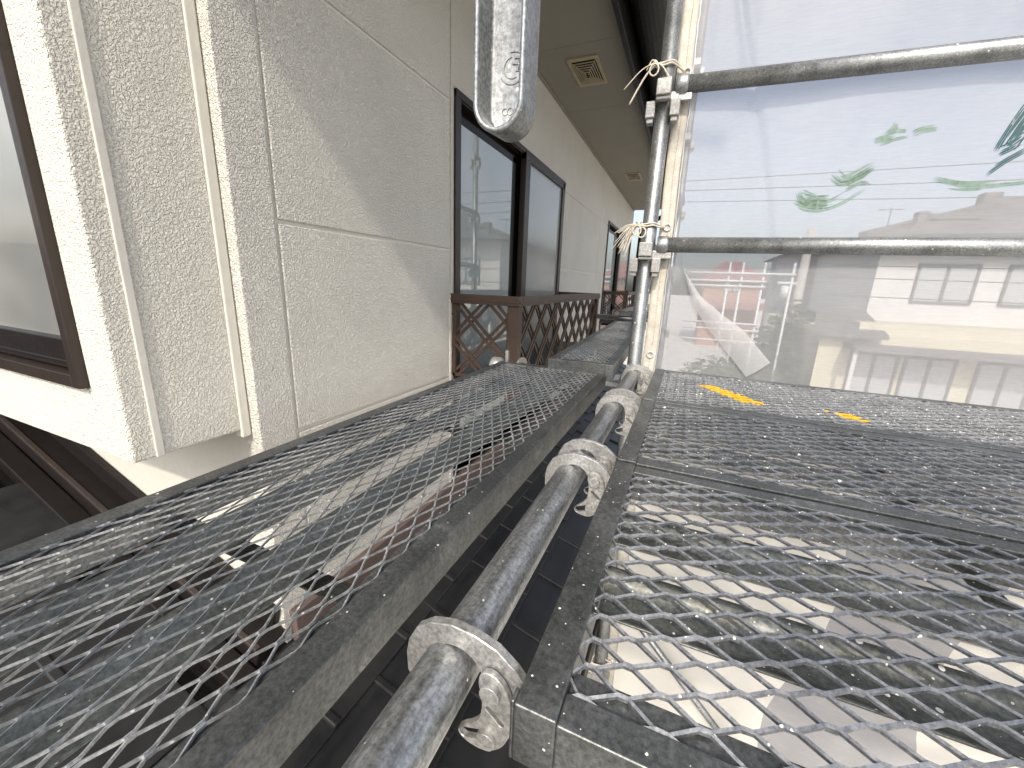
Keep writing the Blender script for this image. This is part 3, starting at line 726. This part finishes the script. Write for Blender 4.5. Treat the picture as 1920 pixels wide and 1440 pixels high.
# string ties
def tie(label, z, tails, seed, loops=1, frayed=0):
    t = thing('string_tie', label, 'string', (PX, PY, z), 'white string ties on the corner post'); r2 = random.Random(seed)
    g0 = min(GR, key=lambda q: abs(q[1]-z)); e = sp_(g0[0]-.008, g0[1], -.010)
    k0 = Vector((PX-.034, PY-.030, z+.002)); m = MB(); r = .0026
    for dz in (0, -.007):
        P = [e, Vector((PX+.028, PY-.010, z+.004+dz)), Vector((PX+.012, PY-.0275, z+.007+dz)), Vector((PX-.010, PY-.0285, z+.004+dz)), k0]
        m.tube(smooth_path(P, 6), r, 8)
    P = [k0, Vector((PX-.027, PY+.012, z+.008)), Vector((PX, PY+.0285, z+.008)), Vector((PX+.027, PY+.012, z+.004)), e]; m.tube(smooth_path(P, 6), r, 8)
    m.build('cord', 'string', t)
    kn = MB()
    for i in range(3):
        a0 = r2.uniform(0, 6.28); ax = Matrix.Rotation(r2.uniform(-.9, .9), 3, 'X') @ Matrix.Rotation(a0, 3, 'Z')
        kn.tube([k0 + ax @ Vector((.008*math.cos(b), .006*math.sin(b), .009*math.sin(b*1.0+i))) for b in [2*math.pi*q/14 for q in range(14)]], r, 8, closed=True)
    for lp_ in range(loops):
        c = k0 + Vector((-.002+.016*lp_, -.008, -.012-.006*lp_)); kn.tube([c + Vector((.013*math.cos(b), -.004, -.008+.016*math.sin(b))) for b in [2*math.pi*q/18 for q in range(18)]], r*.9, 8, closed=True)
    kn.build('knot', 'string', t)
    tm = MB()
    for tx, tz, rr in tails:
        a = k0 + Vector((r2.uniform(-.004, .004), -.004, r2.uniform(-.004, .004))); b = Vector((PX+tx, PY-.03+r2.uniform(-.02, .01), z+tz))
        mid = a.lerp(b, .45) + Vector((0, 0, .012+r2.uniform(-.004, .008))); tm.tube(smooth_path([a, mid, b], 8), rr, 7)
    tm.build('tail', 'string', t)
tie('thick white string knotted round the corner post below the upper guard rail, two long tails', .935, [(-.122, -.060, .0016), (-.104, -.098, .0030), (-.06, -.012, .002), (.012, -.042, .002)], 3)
r3 = random.Random(12); tl_ = [(-.065-.05*r3.random(), -.02-.09*r3.random(), .0007+.0010*r3.random()) for _ in range(26)]
tie('frayed white string knotted round the corner post above the lower guard rail', .473, tl_+[(-.075, -.088, .0026), (-.07, -.095, .0026), (-.088, -.075, .002)], 4, 2)
r3 = random.Random(13); tie('frayed string tied round the corner post below deck level', -1.375, [(.07*(r3.random()-.4), -.04-.05*r3.random(), .0012) for _ in range(16)], 6, 2)

# ------------------------------------------------------------------ neighbours beyond the sheet
M['nb_white'] = plain('neighbour_white', (.56, .56, .55), .8, .04, 2)
M['nb_cream'] = plain('neighbour_cream', (.56, .52, .40), .8, .05, 2)
M['nb_roof'] = plain('neighbour_roof', (.13, .128, .125), .7, .3, 6, .3)
M['nb_grey'] = plain('neighbour_grey', (.26, .26, .28), .8, .1, 3)
M['nb_orange'] = plain('neighbour_orange', (.34, .20, .15), .8, .1, 3)
M['nb_red'] = plain('neighbour_red_roof', (.24, .12, .11), .8, .2, 3)
M['nb_trim'] = plain('neighbour_trim', (.14, .14, .14), .5)
M['nb_dark'] = plain('neighbour_dark', (.045, .045, .045), .6)
k = NT('neighbour_glass'); k.base((.40, .42, .43)); k.set(Roughness=.05, IOR=1.5); M['nb_glass'] = k.m
M['leaf'] = plain('hedge_leaf', (.045, .075, .03), .7, .4, 9)
M['bark'] = plain('bark', (.10, .08, .06), .9)
M['concrete'] = plain('concrete_pole', (.36, .35, .33), .85, .1, 4)
M['pipe_white'] = plain('white_pipe', (.50, .51, .52), .4, .05)
def P10(x, z, Y): return (x*Y/10, Y, .27+(z-.27)*Y/10)      # scaled from a reference plane 10 m away
h1 = thing('neighbour_house', 'white two storey house with grey tiled hip roof and sliding glass doors', 'house', (8.5, 17, -3.6))
FY = 14.0
MB().box(4.53, 13.5, FY, 21, -.36, 1.74).build('upper_wall', 'nb_white', h1)
MB().box(3.25, 13.5, FY-1.5, 21, -3.6, -.60).build('lower_wall', 'nb_cream', h1); MB().box(4.0, 13.5, FY-1.45, 14, -.61, -.35).build('pent_band', 'nb_cream', h1)
r_ = MB(); r_.add([(3.85, 13.3, 1.74), (14.2, 13.3, 1.74), (14.2, 21.7, 1.74), (3.85, 21.7, 1.74), (7.9, 17.3, 3.02), (10.2, 17.3, 3.02)], [(0, 1, 5, 4), (1, 2, 5), (2, 3, 4, 5), (3, 0, 4), (0, 3, 2, 1)])
rr = r_.build('roof', 'nb_roof', h1)
rg = MB(); rg.bar((3.85, 13.3, 1.78), (7.9, 17.3, 3.06), .22, .14); rg.bar((7.7, 17.3, 3.08), (10.4, 17.3, 3.08), .30, .26); rg.box(7.6, 8.0, 17.1, 17.5, 3.0, 3.36); rg.bar((5.4, 14.6, 2.34), (6.5, 14.6, 2.34), .3, .16); rg.box(5.25, 5.5, 14.45, 14.75, 2.1, 2.48); rg.build('ridge', 'nb_roof', rr, .02)
MB().add([(5.35, 14.65, 2.32), (6.55, 14.65, 2.32), (7.2, 13.35, 1.78), (4.7, 13.35, 1.78), (5.6, 16.0, 2.32), (6.6, 16, 2.32)], [(0, 1, 2, 3), (0, 4, 5, 1), (0, 3, 4), (1, 5, 2)]).build('dormer_roof', 'nb_roof', rr)
def nwin(par, x0, x1, z0, z1, y, mid=True):
    f = MB(); e = .05
    f.box(x0, x1, y-.05, y-.002, z1-e, z1); f.box(x0, x1, y-.05, y-.002, z0, z0+e); f.box(x0, x0+e, y-.05, y-.002, z0+e, z1-e); f.box(x1-e, x1, y-.05, y-.002, z0+e, z1-e)
    if mid: f.box((x0+x1)/2-.03, (x0+x1)/2+.03, y-.05, y-.002, z0+e, z1-e)
    o = f.build('window', 'nb_trim', par); MB().box(x0+e, x1-e, y-.02, y-.006, z0+e, z1-e).build('pane', 'nb_glass', o)
nwin(h1, 5.36, 6.55, .16, 1.14, FY); nwin(h1, 7.05, 8.3, .16, 1.14, FY); nwin(h1, 9.4, 10.6, .16, 1.14, FY)
cn = MB(); cn.box(3.75, 13, FY-2.3, FY-1.5, -.98, -.86); cn.build('canopy', 'nb_trim', h1)
cp = MB(); cp.box(3.78, 3.86, FY-2.2, FY-2.12, -3.6, -.98); cp.build('canopy_post', 'nb_white', h1)
for x0 in (3.95, 5.0, 6.3, 7.4, 8.8): nwin(h1, x0, x0+.95, -3.0, -1.08, FY-1.5)
pr_ = MB(); pr_.add([(3.0, 12.2, -.62), (4.5, 12.2, -.62), (4.5, 14, -.1), (3.4, 14, -.1)], [(0, 1, 2, 3)]); pr_.box(3.0, 4.5, 12.2, 12.3, -.72, -.62); pr_.build('pent_roof', 'nb_roof', h1)
an = MB(); an.tube([(5.0, 15.5, 1.9), (5.0, 15.5, 2.75)], .015, 6); an.tube([(4.7, 15.5, 2.7), (5.3, 15.5, 2.7)], .01, 6)
for i in range(5): an.tube([(4.75+i*.12, 15.4, 2.7), (4.75+i*.12, 15.65, 2.7)], .006, 5)
an.build('antenna', 'nb_trim', h1)
h2 = thing('neighbour_house', 'plain grey walled house between the white house and the orange house', 'house', (5, 22, -3.6))
MB().box(3.9, 7.5, 20, 26, -3.6, 1.9).build('wall', 'nb_grey', h2); nwin(h2, 4.75, 5.5, .45, 1.15, 20)
MB().add([(3.5, 19.6, 1.9), (7.9, 19.6, 1.9), (7.9, 26.4, 1.9), (3.5, 26.4, 1.9), (5.3, 23, 2.2), (6.1, 23, 2.2)], [(0, 1, 5, 4), (1, 2, 5), (2, 3, 4, 5), (3, 0, 4), (0, 3, 2, 1)]).build('roof', 'nb_roof', h2)
h3 = thing('neighbour_house', 'orange house with dull red roof behind the white pipe frame', 'house', (3, 34, -3.6))
MB().box(.95, 4.4, 32, 38, -3.6, .95).build('wall', 'nb_orange', h3); nwin(h3, 2.2, 3.3, .25, .9, 32)
MB().add([(.4, 31.4, .95), (5.0, 31.4, .95), (5.0, 38.6, .95), (.4, 38.6, .95), (2.2, 35, 2.4), (3.2, 35, 2.4)], [(0, 1, 5, 4), (1, 2, 5), (2, 3, 4, 5), (3, 0, 4), (0, 3, 2, 1)]).build('roof', 'nb_red', h3)
MB().add([(.6, 30.8, -.9), (4.8, 30.8, -.9), (4.8, 32, -.45), (.6, 32, -.45)], [(0, 1, 2, 3)]).build('pent_roof', 'nb_red', h3)
fr = thing('pipe_frame', 'white scaffold pipe frame standing in front of the orange house', 'scaffold', (1.5, 12, -3.6))
pf = MB()
for z in (.72, .53, .40, -.55, -.72, -1.02): pf.tube([(-.05, 12, z), (2.35 if z > .6 else 1.75, 12, z)], .03, 8)
pf.build('rail', 'pipe_white', fr)
pf = MB()
for x in (.9, 1.2, 1.68, 2.3): pf.tube([(x, 12.05, -3.6), (x, 12.05, 1.0)], .03, 8)
pf.build('upright', 'pipe_white', fr)
up = thing('utility_pole', 'grey concrete utility pole rising beside the grey house', 'utility pole', (3.1, 15, -3.6))
MB().tube([(3.1, 15, -3.6), (3.1, 15, 2.15)], [.15, .11], 16).build('pole', 'concrete', up)
mm = MB(); mm.box(2.5, 3.0, 14.95, 15.05, .55, .62); mm.tube([(2.75, 15, .1), (2.75, 15, .5)], .14, 12); mm.build('transformer', 'pipe_white', up)
for i, (z0, z1, lab) in enumerate(((3.35, 3.75, 'uppermost of the thin overhead power lines seen through the sheet'), (3.05, 3.2, 'middle one of the three thin power lines crossing above the roof'), (2.7, 2.75, 'lowest of the three thin power lines crossing above the roof'))):
    m = MB(); m.tube([(-30+6*q, 15.5, z0+(z1-z0)*(q-5)/2.3-.012*(q-8)*(16-q)) for q in range(0, 17)], .011, 5); o = m.build('power_line', 'nb_dark'); tag(o, lab, 'power line', 'power lines')
for i, (z0, z1, lab) in enumerate(((1.02, 1.0, 'upper power line crossing the white house wall below its roof'), (.72, .70, 'middle power line crossing the window of the white house'), (.27, .28, 'lowest power line crossing the white house under its window'))):
    m = MB(); m.tube([(3.1+q*2, 12.4, .27+(z0-.27)*.95+(z1-z0)*q/8-.01*q*(8-q)*.2) for q in range(9)], .010, 5); o = m.build('power_line', 'nb_dark'); tag(o, lab, 'power line', 'power lines')
def bush(label, cx, cy, z0, rx, ry, h, n, seed):
    t = thing('shrub', label, 'shrub', (cx, cy, z0)); r2 = random.Random(seed); m = MB()
    for i in range(n):
        a = r2.uniform(0, 6.28); e = r2.uniform(-.2, 1); q = r2.uniform(.55, 1)
        p = Vector((cx+rx*q*math.cos(a)*math.sqrt(max(0, 1-e*e)), cy+ry*q*math.sin(a)*math.sqrt(max(0, 1-e*e)), z0+h*(.35+.6*e*q))); s = r2.uniform(.06, .13)
        R_ = Matrix.Rotation(r2.uniform(0, 6.28), 3, 'Z') @ Matrix.Rotation(r2.uniform(-1.2, 1.2), 3, 'X')
        m.add([p+R_ @ Vector(v) for v in ((-s, 0, 0), (0, -s*.6, .02), (s, 0, 0), (0, s*.6, .02))], [(0, 1, 2, 3)])
    m.build('crown', 'leaf', t); MB().tube([(cx, cy, z0), (cx, cy, z0+h*.7)], .06, 8).build('trunk', 'bark', t)
bush('dark garden shrub left of the white house beyond the sheet', 2.2, 12.6, -3.6, 1.1, .9, 3.2, 1500, 1)
bush('low dark shrub between the pipe frame and the cream wall', 1.0, 12.0, -3.6, 1.3, .9, 2.3, 1300, 2)
bush('tall dark shrub beside the pent roof of the white house', 3.0, 14.6, -3.6, 1.0, .9, 3.9, 1300, 3)
